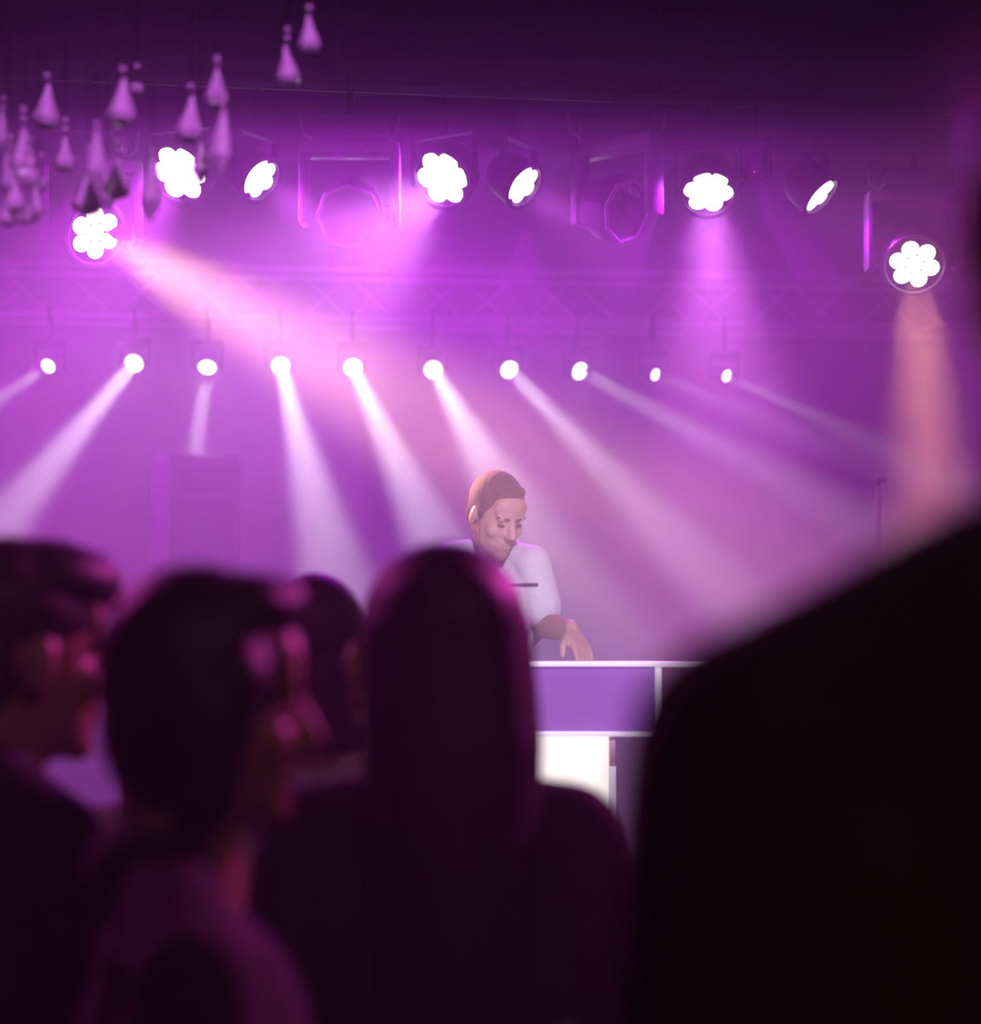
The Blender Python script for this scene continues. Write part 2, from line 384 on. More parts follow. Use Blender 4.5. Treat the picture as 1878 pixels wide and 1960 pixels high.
# a dull blue unlit flood lamp beside the pink shaft
def flood():
    D = Df(1440); c = P(1442, 318, D); root = empty('flood_lamp', (c.x, yf(c.x), c.z))
    tag(root, 'unlit blue-grey flood lamp hanging right of the pink shaft', 'stage light')
    hook_clamp(root, PIPE_Z - c.z, 0.10)
    mb = mat('blue_lacquer', (0.10, 0.09, 0.42), 0.4, 0, 0.1, 20)  # bluish tone set in the housing colour
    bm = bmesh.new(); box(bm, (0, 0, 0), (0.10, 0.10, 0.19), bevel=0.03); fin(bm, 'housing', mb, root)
    bm = bmesh.new(); box(bm, (0, 0, 0.09), (0.13, 0.03, 0.02)); box(bm, (-0.062, 0, 0.03), (0.006, 0.03, 0.13)); box(bm, (0.062, 0, 0.03), (0.006, 0.03, 0.13)); fin(bm, 'yoke', M_black, root)
    bm = bmesh.new(); tube(bm, (-0.07, -0.03, -0.055), (-0.035, -0.055, -0.055), 0.012); fin(bm, 'knob', M_black, root)
    bm = bmesh.new(); box(bm, (0, -0.051, -0.01), (0.07, 0.006, 0.12), bevel=0.002); fin(bm, 'front_glass', glass_mat('dark_lens', (0.35, 0.3, 0.4), 0.05), root)
flood()

# ------------------------------------------------------------------ loudspeaker stack, microphone stand
def speaker():
    D = 8.9; c = P(372, 880, D); topz = c.z; rz = R(-24)
    hT = 0.68; hS = topz - hT - STAGE_Z
    M_box = mat('speaker_paint', (0.10, 0.09, 0.10), 0.5, 0, 0.15, 40, 0.1)
    M_gr = mat('speaker_grille', (0.035, 0.03, 0.035), 0.6, 0.3, 0.4, 300, 0.3)
    root = empty('subwoofer', (c.x, D, STAGE_Z), R(24)); tag(root, 'large black subwoofer cabinet standing on the stage under the loudspeaker', 'speaker')
    bm = bmesh.new(); box(bm, (0, 0, hS / 2), (0.50, 0.52, hS), bevel=0.015); fin(bm, 'cabinet', M_box, root)
    bm = bmesh.new(); box(bm, (0, -0.264, hS / 2), (0.45, 0.012, hS - 0.08), bevel=0.004); fin(bm, 'grille', M_gr, root)
    for sx in (-1, 1):
        bm = bmesh.new(); box(bm, (sx * 0.252, 0, hS * 0.75), (0.008, 0.16, 0.08), bevel=0.003); fin(bm, 'handle', M_black, root)
    root = empty('loudspeaker', (c.x, D, STAGE_Z + hS), R(24)); tag(root, 'tall hazy loudspeaker cabinet with rounded grille on top of the subwoofer', 'speaker')
    bm = bmesh.new(); box(bm, (0, 0, hT / 2), (0.36, 0.40, hT), bevel=0.02); fin(bm, 'cabinet', M_box, root)
    bm = bmesh.new(); box(bm, (0, -0.203, 0.28), (0.28, 0.012, 0.38), bevel=0.006); fin(bm, 'grille', M_gr, root)
    bm = bmesh.new(); box(bm, (0, -0.203, 0.57), (0.26, 0.012, 0.13), bevel=0.006); fin(bm, 'horn', M_black, root)
    bm = bmesh.new(); lathe(bm, [(0, 0), (0.018, 0), (0.018, 0.012), (0.012, 0.016), (0, 0.016)], 12, Matrix.Translation((-0.18, -0.05, 0.42)) @ Matrix.Rotation(R(-90), 4, 'Y')); fin(bm, 'pole_knob', M_grey, root)
    bm = bmesh.new(); box(bm, (-0.183, 0, 0.12), (0.012, 0.22, 0.09), bevel=0.004); fin(bm, 'handle', M_black, root)
    bm = bmesh.new(); box(bm, (0.0, 0.0, hT + 0.008), (0.30, 0.30, 0.016), bevel=0.005); fin(bm, 'top_plate', M_grey, root)
    for sx in (-1, 1):
        bm = bmesh.new(); lathe(bm, [(0, 0), (0.03, 0), (0.025, 0.018), (0, 0.022)], 12, Matrix.Translation((sx * 0.155, -0.16, hT))); fin(bm, 'rubber_foot', M_grey, root)
speaker()

def mic_stand():
    D = 7.6; c = P(1681, 905, D); root = empty('microphone_stand', (c.x, D, STAGE_Z))
    tag(root, 'slim microphone stand standing alone below the orange beam', 'stand')
    z = c.z - STAGE_Z
    bm = bmesh.new(); lathe(bm, [(0, 0), (0.13, 0), (0.13, 0.012), (0.03, 0.03), (0.015, 0.05), (0, 0.05)], 24); fin(bm, 'base', M_black, root)
    bm = bmesh.new(); tube(bm, (0, 0, 0.04), (0, 0, z * 0.62), 0.011); fin(bm, 'lower_tube', M_grey, root)
    bm = bmesh.new(); tube(bm, (0, 0, z * 0.58), (0, 0, z - 0.05), 0.012); fin(bm, 'upper_tube', M_alu, root)
    bm = bmesh.new(); lathe(bm, [(0, 0), (0.016, 0), (0.019, 0.02), (0.019, 0.05), (0.013, 0.06), (0, 0.06)], 14, Matrix.Translation((0, 0, z * 0.6))); fin(bm, 'clutch', M_grey, root)
    bm = bmesh.new(); tube(bm, (0, 0, z - 0.055), (0, 0, z - 0.01), 0.012); box(bm, (0.02, 0, z - 0.03), (0.03, 0.012, 0.02)); fin(bm, 'clip', M_black, root)
    bm = bmesh.new(); lathe(bm, [(0, -0.02), (0.012, -0.018), (0.016, 0), (0.012, 0.016), (0, 0.02)], 14, Matrix.Translation((0, 0, z - 0.005))); fin(bm, 'top_knob', M_alu, root)
mic_stand()

# ------------------------------------------------------------------ booth
def booth():
    D = 4.7; s = F / D
    z = lambda py: H - (py - HY) / s
    x = lambda px: (px - CX) / s
    root = empty('performer_booth', (0, D, STAGE_Z)); tag(root, 'booth with white rails, lavender side panel and glowing white front', 'booth')
    def part(name, m, x0, x1, y0, y1, z0, z1, bev=0.003, parent=root):
        bm = bmesh.new(); box(bm, ((x0 + x1) / 2, (y0 + y1) / 2, (z0 + z1) / 2 - STAGE_Z), (x1 - x0, y1 - y0, z1 - z0), bevel=bev); return fin(bm, name, m, parent)
    XL = -0.60; XR = x(1267); zt = z(1266); zb = z(1276)
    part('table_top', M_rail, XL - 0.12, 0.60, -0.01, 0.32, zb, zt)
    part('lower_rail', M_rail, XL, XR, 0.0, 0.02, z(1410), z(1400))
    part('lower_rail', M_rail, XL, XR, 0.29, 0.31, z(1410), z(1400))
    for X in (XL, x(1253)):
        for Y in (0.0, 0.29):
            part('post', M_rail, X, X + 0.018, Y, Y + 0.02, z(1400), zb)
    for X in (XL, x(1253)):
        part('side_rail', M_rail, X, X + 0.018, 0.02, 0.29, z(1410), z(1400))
    # frosted panel
    m = bpy.data.materials.new('frosted_acrylic'); m.use_nodes = True; nt = m.node_tree; nt.nodes.clear()
    out = nt.nodes.new('ShaderNodeOutputMaterial'); mx = nt.nodes.new('ShaderNodeMixShader'); di = nt.nodes.new('ShaderNodeBsdfDiffuse'); tr = nt.nodes.new('ShaderNodeBsdfTranslucent')
    no = nt.nodes.new('ShaderNodeTexNoise'); no.inputs['Scale'].default_value = 4; cr = nt.nodes.new('ShaderNodeValToRGB')
    cr.color_ramp.elements[0].color = (0.62, 0.30, 0.86, 1); cr.color_ramp.elements[1].color = (0.70, 0.36, 0.92, 1)
    nt.links.new(no.outputs['Fac'], cr.inputs['Fac'])
    for n_ in (di, tr): nt.links.new(cr.outputs['Color'], n_.inputs['Color'])
    mx.inputs[0].default_value = 0.5; nt.links.new(di.outputs[0], mx.inputs[1]); nt.links.new(tr.outputs[0], mx.inputs[2]); nt.links.new(mx.outputs[0], out.inputs['Surface'])
    part('front_panel', m, XL + 0.018, x(1253), 0.006, 0.012, z(1400), zb, 0)
    # lower cabinet and its backlit front
    part('cabinet', M_black, -0.42, x(1180), 0.04, 0.30, STAGE_Z, z(1410), 0.004)
    lp = part('backlit_front', emit_mat('backlit_white', (1.0, 0.90, 0.86), 1.6, 0.85), -0.40, x(1167), 0.028, 0.042, z(1625), z(1411), 0.002)
    lp['label'] = 'glowing white backlit front panel'
    part('corner_strip', mat('pink_strip', (0.75, 0.45, 0.55), 0.5), x(1167), x(1179), 0.026, 0.05, z(1468), z(1411), 0.001)
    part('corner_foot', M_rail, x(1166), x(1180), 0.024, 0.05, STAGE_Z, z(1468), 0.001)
    l = bpy.data.lights.new('backlight', 'AREA'); l.shape = 'RECTANGLE'; l.size = 0.6; l.size_y = 0.25; l.energy = 4; l.color = (1, .92, .88)
    o = bpy.data.objects.new('backlight', l); COL.objects.link(o); o.parent = root; o.location = (-0.05, 0.02, 0.62); o.rotation_euler = (R(90), 0, 0)
booth()

# ------------------------------------------------------------------ people
def bake(bm, name, voxel, iters, m, parent):
    me = bpy.data.meshes.new(name); bm.to_mesh(me); bm.free()
    o = bpy.data.objects.new(name, me); COL.objects.link(o)
    md = o.modifiers.new('r', 'REMESH'); md.mode = 'VOXEL'; md.voxel_size = voxel; md.use_smooth_shade = True
    sm = o.modifiers.new('s', 'SMOOTH'); sm.factor = 0.5; sm.iterations = iters
    dg = bpy.context.evaluated_depsgraph_get(); dg.update()
    me2 = bpy.data.meshes.new_from_object(o.evaluated_get(dg)); me2.name = name
    o.modifiers.clear(); o.data = me2; bpy.data.meshes.remove(me)
    me2.materials.clear(); me2.materials.append(m); me2.shade_smooth()
    if parent is not None: o.parent = parent
    return o

def E(bm, c, r, M=None, rot=None, sub=3):
    T = Matrix.Translation(c)
    if rot is not None: T = T @ Euler(rot).to_matrix().to_4x4()
    T = T @ Matrix.Diagonal((r[0], r[1], r[2], 1))
    if M is not None: T = M @ T
    bmesh.ops.create_icosphere(bm, subdivisions=sub, radius=1.0, matrix=T)

def Cp(bm, p0, p1, r0, r1=None, M=None):
    """tapered capsule"""
    if r1 is None: r1 = r0
    p0 = Vector(p0); p1 = Vector(p1)
    if M is not None: p0 = M @ p0; p1 = M @ p1
    d = p1 - p0
    bmesh.ops.create_icosphere(bm, subdivisions=2, radius=r0, matrix=Matrix.Translation(p0))
    bmesh.ops.create_icosphere(bm, subdivisions=2, radius=r1, matrix=Matrix.Translation(p1))
    if d.length > 1e-4:
        bmesh.ops.create_cone(bm, cap_ends=True, segments=20, radius1=r0 * 0.99, radius2=r1 * 0.99, depth=d.length,
                              matrix=Matrix.Translation((p0 + p1) / 2) @ d.to_track_quat('Z', 'Y').to_matrix().to_4x4())

def head_prims(bm, M, ears=True, jaw=1.0, ear_x=0.076):
    E(bm, (0, -0.012, 0.028), (0.074, 0.094, 0.087), M)
    E(bm, (0, 0.022, -0.03), (0.062 * jaw, 0.066, 0.082), M)
    E(bm, (0, 0.030, -0.075), (0.050 * jaw, 0.052, 0.038), M)
    E(bm, (0, 0.070, -0.098), (0.021, 0.018, 0.017), M)
    E(bm, (0, 0.060, 0.045), (0.055, 0.030, 0.040), M)
    Cp(bm, (-0.036, 0.074, 0.020), (0.036, 0.074, 0.020), 0.012, None, M)
    for s in (-1, 1):
        E(bm, (s * 0.040, 0.056, -0.028), (0.023, 0.024, 0.022), M)
        E(bm, (s * 0.010, 0.098, -0.034), (0.009, 0.010, 0.008), M)
        if ears:
            ex_ = ear_x if s < 0 else 0.076; E(bm, (s * ex_, -0.012, -0.012), (0.009 + ex_ - 0.076, 0.020, 0.032), M, (R(-12), 0, R(-s * 18)))
    Cp(bm, (0, 0.085, 0.010), (0, 0.108, -0.028), 0.008, 0.0115, M)
    Cp(bm, (-0.018, 0.079, -0.057), (0.018, 0.079, -0.057), 0.0085, None, M)
    Cp(bm, (-0.015, 0.077, -0.071), (0.015, 0.077, -0.071), 0.009, None, M)

def hand_prims(bm, W, dirn, palm_n, s=1.0, curl=0.5, side=1):
    """hand at wrist W pointing along dirn; palm_n = direction the palm faces; side = thumb side (+1/-1)"""
    d = Vector(dirn).normalized(); n = Vector(palm_n); n = (n - d * n.dot(d)).normalized(); t = d.cross(n).normalized() * side
    W = Vector(W)
    for k in range(4):                                        # palm
        Cp(bm, W + d * 0.01 * s + t * (k - 1.5) * 0.012 * s, W + d * 0.085 * s + t * (k - 1.5) * 0.0195 * s, 0.014 * s, 0.0115 * s)
    lens = (0.070, 0.082, 0.076, 0.060)
    for k in range(4):
        b = W + d * 0.088 * s + t * (1.5 - k) * 0.0205 * s; L = lens[k] * s; a = 0.0; p = b
        for j, f in enumerate((0.45, 0.32, 0.23)):
            a += curl * (0.75 if j == 0 else 0.9) * (1 + 0.12 * (k - 1))
            q = p + (d * math.cos(a) + n * math.sin(a)) * L * f
            Cp(bm, p, q, (0.0098 - 0.0009 * j) * s, (0.0090 - 0.0009 * j) * s); p = q
    b = W + d * 0.025 * s + t * 0.026 * s; p1 = b + (d * 0.75 + t * 0.6 + n * 0.35).normalized() * 0.042 * s
    p2 = p1 + (d * 0.9 + t * 0.1 + n * 0.5).normalized() * 0.032 * s
    Cp(bm, b, p1, 0.0125 * s, 0.0105 * s); Cp(bm, p1, p2, 0.0105 * s, 0.0085 * s)

def person(name_label, loc, rz, s, head_M, skin, hair_fn, hair_m, shirt_m, pants_m, voxel=0.0075, arms=None, sleeve='long',
           lean=0.0, shoulder=0.19, group=None, collar=None, extras=None, neck_r=0.055, torso_fn=None, shirt_voxel=0.009, waist=1.0, twist=0.0, ear_x=0.076):
    """arms: list of two (shoulder, elbow, wrist, hand dir, palm dir, thumb side) in body space (metres at s=1); head_M: head matrix in body space (unscaled)"""
    S = Matrix.Scale(s, 4)
    Lm = lambda z: -math.sin(lean) * 0 + (math.tan(lean) * max(0, z - 0.95))       # forward shift at height z
    def B(x, y, z):
        v = Vector((x, y + Lm(z), z)); 
        if twist and z > 0.9:
            a = twist * min(1, (z - 0.9) / 0.45); v = Matrix.Rotation(a, 3, 'Z') @ v
        return S @ v
    sw = shoulder
    hm = S @ head_M
    bm = bmesh.new(); head_prims(bm, hm, ear_x=ear_x)
    nb = B(0, -0.015, 1.41); nt_ = hm @ Vector((0, -0.03, -0.05))
    Cp(bm, nb, nt_, neck_r * 1.12 * s, neck_r * s)
    Cp(bm, hm @ Vector((0, -0.005, -0.075)), (nb + nt_) / 2, 0.042 * s, 0.05 * s)
    E(bm, B(0, -0.02, 1.40), (sw * 0.55 * s, 0.06 * s, 0.05 * s))
    E(bm, B(0, 0.0, 1.25), (0.135 * s * waist, 0.095 * s, 0.16 * s)); E(bm, B(0, 0, 1.08), (0.125 * s * waist, 0.09 * s, 0.14 * s)); E(bm, B(0, -0.01, 0.94), (0.14 * s * waist, 0.10 * s, 0.12 * s))
    if arms is None:
        arms = [((sg * sw, -0.01, 1.39), (sg * (sw + 0.06), -0.04, 1.10), (sg * (sw + 0.05), 0.05, 0.86), (0, 0.15, -1), (-sg, 0.3, 0), sg) for sg in (-1, 1)]
    A = []
    for a in arms:
        A.append((B(*a[0]), B(*a[1]), B(*a[2]), Vector(a[3]), Vector(a[4]), a[5]))
    for sh, el, wr, hd, pn, ts in A:
        Cp(bm, sh, el, 0.044 * s, 0.036 * s); Cp(bm, el, el.lerp(wr, 0.35), 0.037 * s, 0.039 * s); Cp(bm, el.lerp(wr, 0.35), wr, 0.039 * s, 0.025 * s)
        hand_prims(bm, wr, hd, pn, s, 0.45, ts)
    for sg in (-1, 1):
        Cp(bm, B(sg * 0.085, -0.01, 0.90), B(sg * 0.10, 0.01, 0.50), 0.075 * s, 0.05 * s); Cp(bm, B(sg * 0.10, 0.01, 0.50), B(sg * 0.105, -0.02, 0.09), 0.05 * s, 0.034 * s)
        Cp(bm, B(sg * 0.105, -0.04, 0.045), B(sg * 0.115, 0.12, 0.035), 0.036 * s, 0.030 * s)
    body = bake(bm, 'person', voxel, 2, skin, None)
    body.matrix_basis = Matrix.Translation(loc) @ Matrix.Rotation(rz, 4, 'Z')
    tag(body, name_label, 'person', group)
    # shirt
    bm = bmesh.new()
    E(bm, B(0, -0.015, 1.385), (sw * 0.75 * s, 0.078 * s, 0.060 * s))
    E(bm, B(0, 0.0, 1.26), (0.165 * s * waist, 0.118 * s, 0.18 * s)); E(bm, B(0, 0, 1.10), (0.150 * s * waist, 0.112 * s, 0.17 * s)); E(bm, B(0, -0.005, 0.97), (0.158 * s * waist, 0.118 * s, 0.13 * s))
    Cp(bm, B(-0.10 * waist, -0.01, 1.20), B(0.10 * waist, -0.01, 1.20), 0.095 * (0.4 + 0.6 * waist) * s)
    for sg in (0, 1):
        sh, el, wr = A[sg][:3]
        Cp(bm, nb + Vector((0, 0, 0.012 * s)), sh, 0.050 * s, 0.056 * s)
        Cp(bm, B((-1, 1)[sg] * 0.12, -0.01, 1.28), sh, 0.08 * s, 0.055 * s)
        if sleeve == 'long':
            Cp(bm, sh, el, 0.057 * s, 0.049 * s); Cp(bm, el, wr, 0.049 * s, 0.036 * s)
        else:
            Cp(bm, sh, sh.lerp(el, 0.72), 0.058 * s, 0.060 * s)
    E(bm, nb + Vector((0, 0, 0.0)), (0.075 * s, 0.07 * s, 0.030 * s))
    if torso_fn: torso_fn(bm, B, s)
    bake(bm, 'shirt', shirt_voxel, 3, shirt_m, body)
    # trousers and shoes
    bm = bmesh.new()
    E(bm, B(0, -0.01, 0.92), (0.155 * s * waist, 0.115 * s, 0.11 * s))
    for sg in (-1, 1):
        Cp(bm, B(sg * 0.085, -0.01, 0.88), B(sg * 0.10, 0.01, 0.50), 0.088 * s, 0.064 * s); Cp(bm, B(sg * 0.10, 0.01, 0.50), B(sg * 0.105, -0.02, 0.10), 0.064 * s, 0.052 * s)
    bake(bm, 'trousers', 0.014, 3, pants_m, body)
    for sg in (-1, 1):
        bm = bmesh.new()
        Cp(bm, B(sg * 0.105, -0.05, 0.055), B(sg * 0.118, 0.14, 0.045), 0.047 * s, 0.042 * s); box(bm, B(sg * 0.112, 0.04, 0.012), (0.085 * s, 0.28 * s, 0.024 * s))
        bake(bm, 'shoe', 0.010, 2, M_black, body)
    # hair
    if hair_fn:
        bm = bmesh.new(); hair_fn(bm, hm, B, s); bake(bm, 'hair', 0.0065, 3, hair_m, body)
    for sg in (-1, 1):                                        # eyes and brows
        bm = bmesh.new(); E(bm, (sg * 0.031, 0.0795, -0.003), (0.0135, 0.006, 0.0042), hm, (0, R(-8 * sg), R(-12 * sg)), 2)
        fin(bm, 'eye', mat('eye_dark', (0.10, 0.06, 0.05), 0.3), body)
        bm = bmesh.new(); Cp(bm, (sg * 0.014, 0.0865, 0.018), (sg * 0.046, 0.0785, 0.022), 0.0045 * s, 0.0035 * s, hm); fin(bm, 'eyebrow', hair_m, body)
    if extras: extras(body, hm, B, s)
    return body

def HM(x, y, z, yaw=0, pitch=0, roll=0):
    """head matrix: yaw about z (+ = to the person's left), pitch (+ = looking down)"""
    return Matrix.Translation((x, y, z)) @ Matrix.Rotation(R(yaw), 4, 'Z') @ Matrix.Rotation(R(-pitch), 4, 'X') @ Matrix.Rotation(R(roll), 4, 'Y')

def hair_short(th=0.010, top=0.012, back=0.0):
    def f(bm, M, B, s):
        E(bm, (0, -0.020, 0.034 + top * 0.5), (0.076 + th, 0.092 + th, 0.086 + top), M)
        E(bm, (0, -0.050 - back, -0.015), (0.068 + th * 0.6, 0.052 + th, 0.070), M)
        E(bm, (0, 0.035, 0.085 + top), (0.058, 0.045, 0.022 + top * 0.5), M)
        for sg in (-1, 1): Cp(bm, (sg * 0.066, 0.018, 0.03), (sg * 0.067, 0.012, -0.018), 0.012, 0.007, M)
    return f

skin_l = mat('skin_fair', (0.62, 0.40, 0.32), 0.5, 0, 0.08, 40, 0.05)
skin_d = mat('skin_tan', (0.36, 0.16, 0.13), 0.5, 0, 0.08, 40, 0.05)
hair_blk = hair_mat('black_hair', (0.010, 0.008, 0.009), 0.5)
hair_brn = hair_mat('brown_hair', (0.028, 0.016, 0.012), 0.5)
cloth_blk = mat('black_cloth', (0.014, 0.012, 0.015), 0.9, 0, 0.2, 60, 0.1)
cloth_navy = mat('navy_cloth', (0.018, 0.018, 0.030), 0.9, 0, 0.2, 60, 0.1)
cloth_brn = mat('dark_brown_cloth', (0.030, 0.018, 0.016), 0.9, 0, 0.2, 60, 0.1)
cloth_wht = mat('white_cotton', (0.80, 0.79, 0.82), 0.85, 0, 0.04, 80, 0.08)
cloth_lav = mat('lavender_cloth', (0.68, 0.54, 0.80), 0.85, 0, 0.06, 80, 0.08)
denim = mat('dark_denim', (0.03, 0.035, 0.06), 0.85, 0, 0.2, 120, 0.1)

# ---- the performer
def dj():
    D = 5.2; k = F / D
    cx = (948 - CX) / k
    s = 0.94
    g = lambda px, py, dy: Vector((-(( px - CX) / k - cx), -dy, H - (py - HY) / k - STAGE_Z)) / s   # body space (faces -Y after the turn)
    hc = g(951, 990, -0.13)
    hm = HM(hc.x, hc.y, hc.z, yaw=34, pitch=28, roll=2) @ Matrix.Scale(0.985, 4)
    shL = g(1018, 1080, -0.07); elL = g(1046, 1200, -0.08); wrL = g(1084, 1205, -0.27)
    shR = g(868, 1072, -0.07); elR = g(838, 1215, -0.05); wrR = g(880, 1250, -0.28)
    lean = 0.0
    arms = [(tuple(shL), tuple(elL), tuple(wrL), (-0.30, 0.40, -0.62), (0.35, -0.25, -0.6), -1), (tuple(shR), tuple(elR), tuple(wrR), (0.1, 0.6, -0.5), (0, -0.4, -0.6), 1)]
    # person() expects first arm at sg=-1 (x<0)
    def tor(bm, B, s_):
        E(bm, Vector((0, 0.04, 1.17)), (0.112, 0.105, 0.14))
        Cp(bm, Vector((-0.05, 0.045, 1.21)), Vector((0.05, 0.045, 1.21)), 0.075)
    def hair(bm, M, B, s_):
        E(bm, (0, -0.020, 0.036), (0.0795, 0.096, 0.090), M)
        E(bm, (0, -0.052, -0.015), (0.071, 0.052, 0.062), M)
        E(bm, (0, 0.030, 0.088), (0.056, 0.044, 0.022), M)
        for sg in (-1, 1): Cp(bm, (sg * 0.068, 0.012, 0.03), (sg * 0.068, 0.010, -0.005), 0.010, 0.006, M)
    def ex(body, M, B, s_):
        bm = bmesh.new()                                   # short beard along jaw and chin
        E(bm, (0, 0.034, -0.082), (0.053, 0.052, 0.036), M); E(bm, (0, 0.072, -0.098), (0.026, 0.020, 0.020), M)
        for sg in (-1, 1): Cp(bm, (sg * 0.056, 0.018, -0.02), (sg * 0.050, 0.035, -0.075), 0.012, 0.014, M)
        bake(bm, 'beard', 0.005, 2, mat('stubble', (0.36, 0.22, 0.18), 0.8, 0, 0.2, 300), body)
        # thin dark stripe across the chest of the shirt, wrapped on the surface
        sh = [c for c in body.children if c.name.startswith('shirt')][0]
        from mathutils.bvhtree import BVHTree
        bvh = BVHTree.FromPolygons([v.co.copy() for v in sh.data.vertices], [tuple(p.vertices) for p in sh.data.polygons])
        bm = bmesh.new(); prev = None; n_ = 40
        for i in range(n_ + 1):
            px = 868 + (1028 - 868) * i / n_
            o0 = g(px, 1119.5, -0.9) * s; row = []
            for dz in (0, -0.0095):
                h = bvh.ray_cast(Vector((o0.x, 1.2, o0.z + dz)), Vector((0, -1, 0)))
                if h[0] is None: break
                row += [bm.verts.new(h[0] + Vector((0, 0.003, 0))), bm.verts.new(h[0] - Vector((0, 0.004, 0)))]
            if len(row) < 4: prev = None; continue
            if prev:
                a, b = prev, row
                for q in ((0, 2), (2, 3), (3, 1), (1, 0)): bm.faces.new((a[q[0]], a[q[1]], b[q[1]], b[q[0]]))
            prev = row
        fin(bm, 'chest_stripe', mat('dark_stripe', (0.10, 0.06, 0.14), 0.8), body)
    return person('performer in a white T-shirt with a chest stripe bending over the booth', (cx, D, STAGE_Z), math.pi, s, hm, skin_l, hair, hair_mat('light_brown_hair', (0.085, 0.045, 0.055), 0.9), cloth_wht, denim,
           voxel=0.0048, arms=arms, sleeve='short', shoulder=0.14, extras=ex, shirt_voxel=0.007, waist=0.74, torso_fn=tor)
dj()

# ---- the crowd
def crowd():
    # man in profile
    D = 1.60; k = F / D
    s = 0.94
    X = (360 - CX) / k; zc = H - (1350 - HY) / k
    def hair_vol(bm, M, B, s_):
        E(bm, (0, -0.022, 0.034), (0.088, 0.106, 0.100), M)
        E(bm, (0, -0.048, -0.020), (0.086, 0.072, 0.085), M)
        E(bm, (0, 0.030, 0.095), (0.068, 0.055, 0.035), M)
        E(bm, (0, 0.060, 0.100), (0.045, 0.030, 0.028), M)
        E(bm, (0.0, -0.035, -0.070), (0.076, 0.055, 0.050), M)
        for sg in (-1, 1): Cp(bm, (sg * 0.072, 0.016, 0.03), (sg * 0.074, -0.006, -0.085), 0.028, 0.028, M); E(bm, (sg * 0.075, -0.015, -0.015), (0.028, 0.045, 0.06), M)
    def high_collar(bm, B, s_):
        for sg in (-1, 1): Cp(bm, B(sg * 0.05, -0.03, 1.45), B(sg * 0.16, -0.01, 1.40), 0.05 * s_, 0.055 * s_)
        E(bm, B(0, -0.035, 1.465), (0.084 * s_, 0.070 * s_, 0.055 * s_))
    rz = R(-78)
    person('dark-haired man in profile with his face turned right', (X, D + 0.03, 0), rz, s, HM(0.0, 0.02, zc / s, 0, 4) @ Matrix.Diagonal((1.0, 0.90, 1.0, 1.0)), skin_d, hair_vol, hair_blk, cloth_blk, denim, shoulder=0.19, torso_fn=high_collar, group='people watching in the crowd')
    # man at the left edge
    D = 2.06; k = F / D; X = (8 - CX) / k; zc = H - (1258 - HY) / k; s = zc / 1.60
    def hair_quiff(bm, M, B, s_):
        E(bm, (0, -0.018, 0.050), (0.082, 0.100, 0.082), M)
        E(bm, (0, 0.025, 0.085), (0.076, 0.080, 0.048), M)
        E(bm, (0, 0.055, 0.088), (0.062, 0.056, 0.040), M)
        E(bm, (0, 0.085, 0.075), (0.050, 0.030, 0.026), M)
        E(bm, (0, -0.055, -0.01), (0.072, 0.052, 0.075), M)
    person('man with a swept-up quiff cut off by the left edge', (X, D, 0), R(-52), s, HM(0, 0.02, zc / s, 0, 2) @ Matrix.Scale(1.06, 4), skin_d, hair_quiff, hair_blk, cloth_navy, denim, shoulder=0.155, waist=0.85, torso_fn=high_collar, group='people watching in the crowd')
    # woman with long hair
    D = 2.2; k = F / D; X = (842 - CX) / k; zc = H - (1258 - HY) / k; s = zc / 1.60
    def hair_long(bm, M, B, s_):
        E(bm, (0, -0.018, 0.034), (0.094, 0.108, 0.097), M)
        for i in range(9):                                  # long straight locks down the back
            a = R(-62 + 124 * i / 8); x = math.sin(a) * 0.074; y = -math.cos(a) * 0.080 - 0.01
            p0 = M @ Vector((x, y, 0.03)); p1 = M @ Vector((x * 1.10, y * 1.05 - 0.005, -0.10))
            e = Vector((x * 1.18 * s_ + (M.translation.x), -0.135 * s_ + 0.05 * abs(x) / 0.08 * s_, (1.16 + 0.02 * math.sin(i * 2.3)) * s_))
            Cp(bm, p0, p1, 0.033 * s_, 0.034 * s_); Cp(bm, p1, e, 0.034 * s_, 0.024 * s_)
        E(bm, (0, -0.05, -0.06), (0.080, 0.055, 0.10), M)
    def earring(body, M, B, s_):
        gold = mat('gold', (0.95, 0.50, 0.12), 0.25, 1.0, 0.05, 30)
        for sg in (-1, 1):
            bm = bmesh.new(); torus(bm, 0.013, 0.0036, M @ Matrix.Translation((sg * (0.100 if sg < 0 else 0.084), -0.014, -0.056)) @ Matrix.Rotation(R(90), 4, 'Y'), 20, 8); o = fin(bm, 'hoop_earring', gold, body)
    b = person('woman with long straight dark hair standing before the booth', (X, D, 0), R(8), s, HM(0, 0.0, 1.60, 8, 3) @ Matrix.Scale(1.08, 4), skin_l, hair_long, hair_blk, cloth_blk, denim, shoulder=0.165, waist=0.85, ear_x=0.091, extras=earring, group='people watching in the crowd')
    # ears of the woman stand out from the hair on the far left side
    # listener behind, between profile man and woman
    D = 3.05; k = F / D; X = (602 - CX) / k; zc = H - (1238 - HY) / k; s = zc / 1.63
    def hair_bob(bm, M, B, s_):
        E(bm, (0, -0.015, 0.034), (0.086, 0.104, 0.094), M)
        for i in range(9):
            a = R(-85 + 170 * i / 8); x = math.sin(a) * 0.066; y = -math.cos(a) * 0.072 - 0.01
            Cp(bm, (x, y, 0.03), (x * 1.12, y, -0.165), 0.026, 0.020, M)
        E(bm, (0, -0.05, -0.07), (0.070, 0.05, 0.10), M)
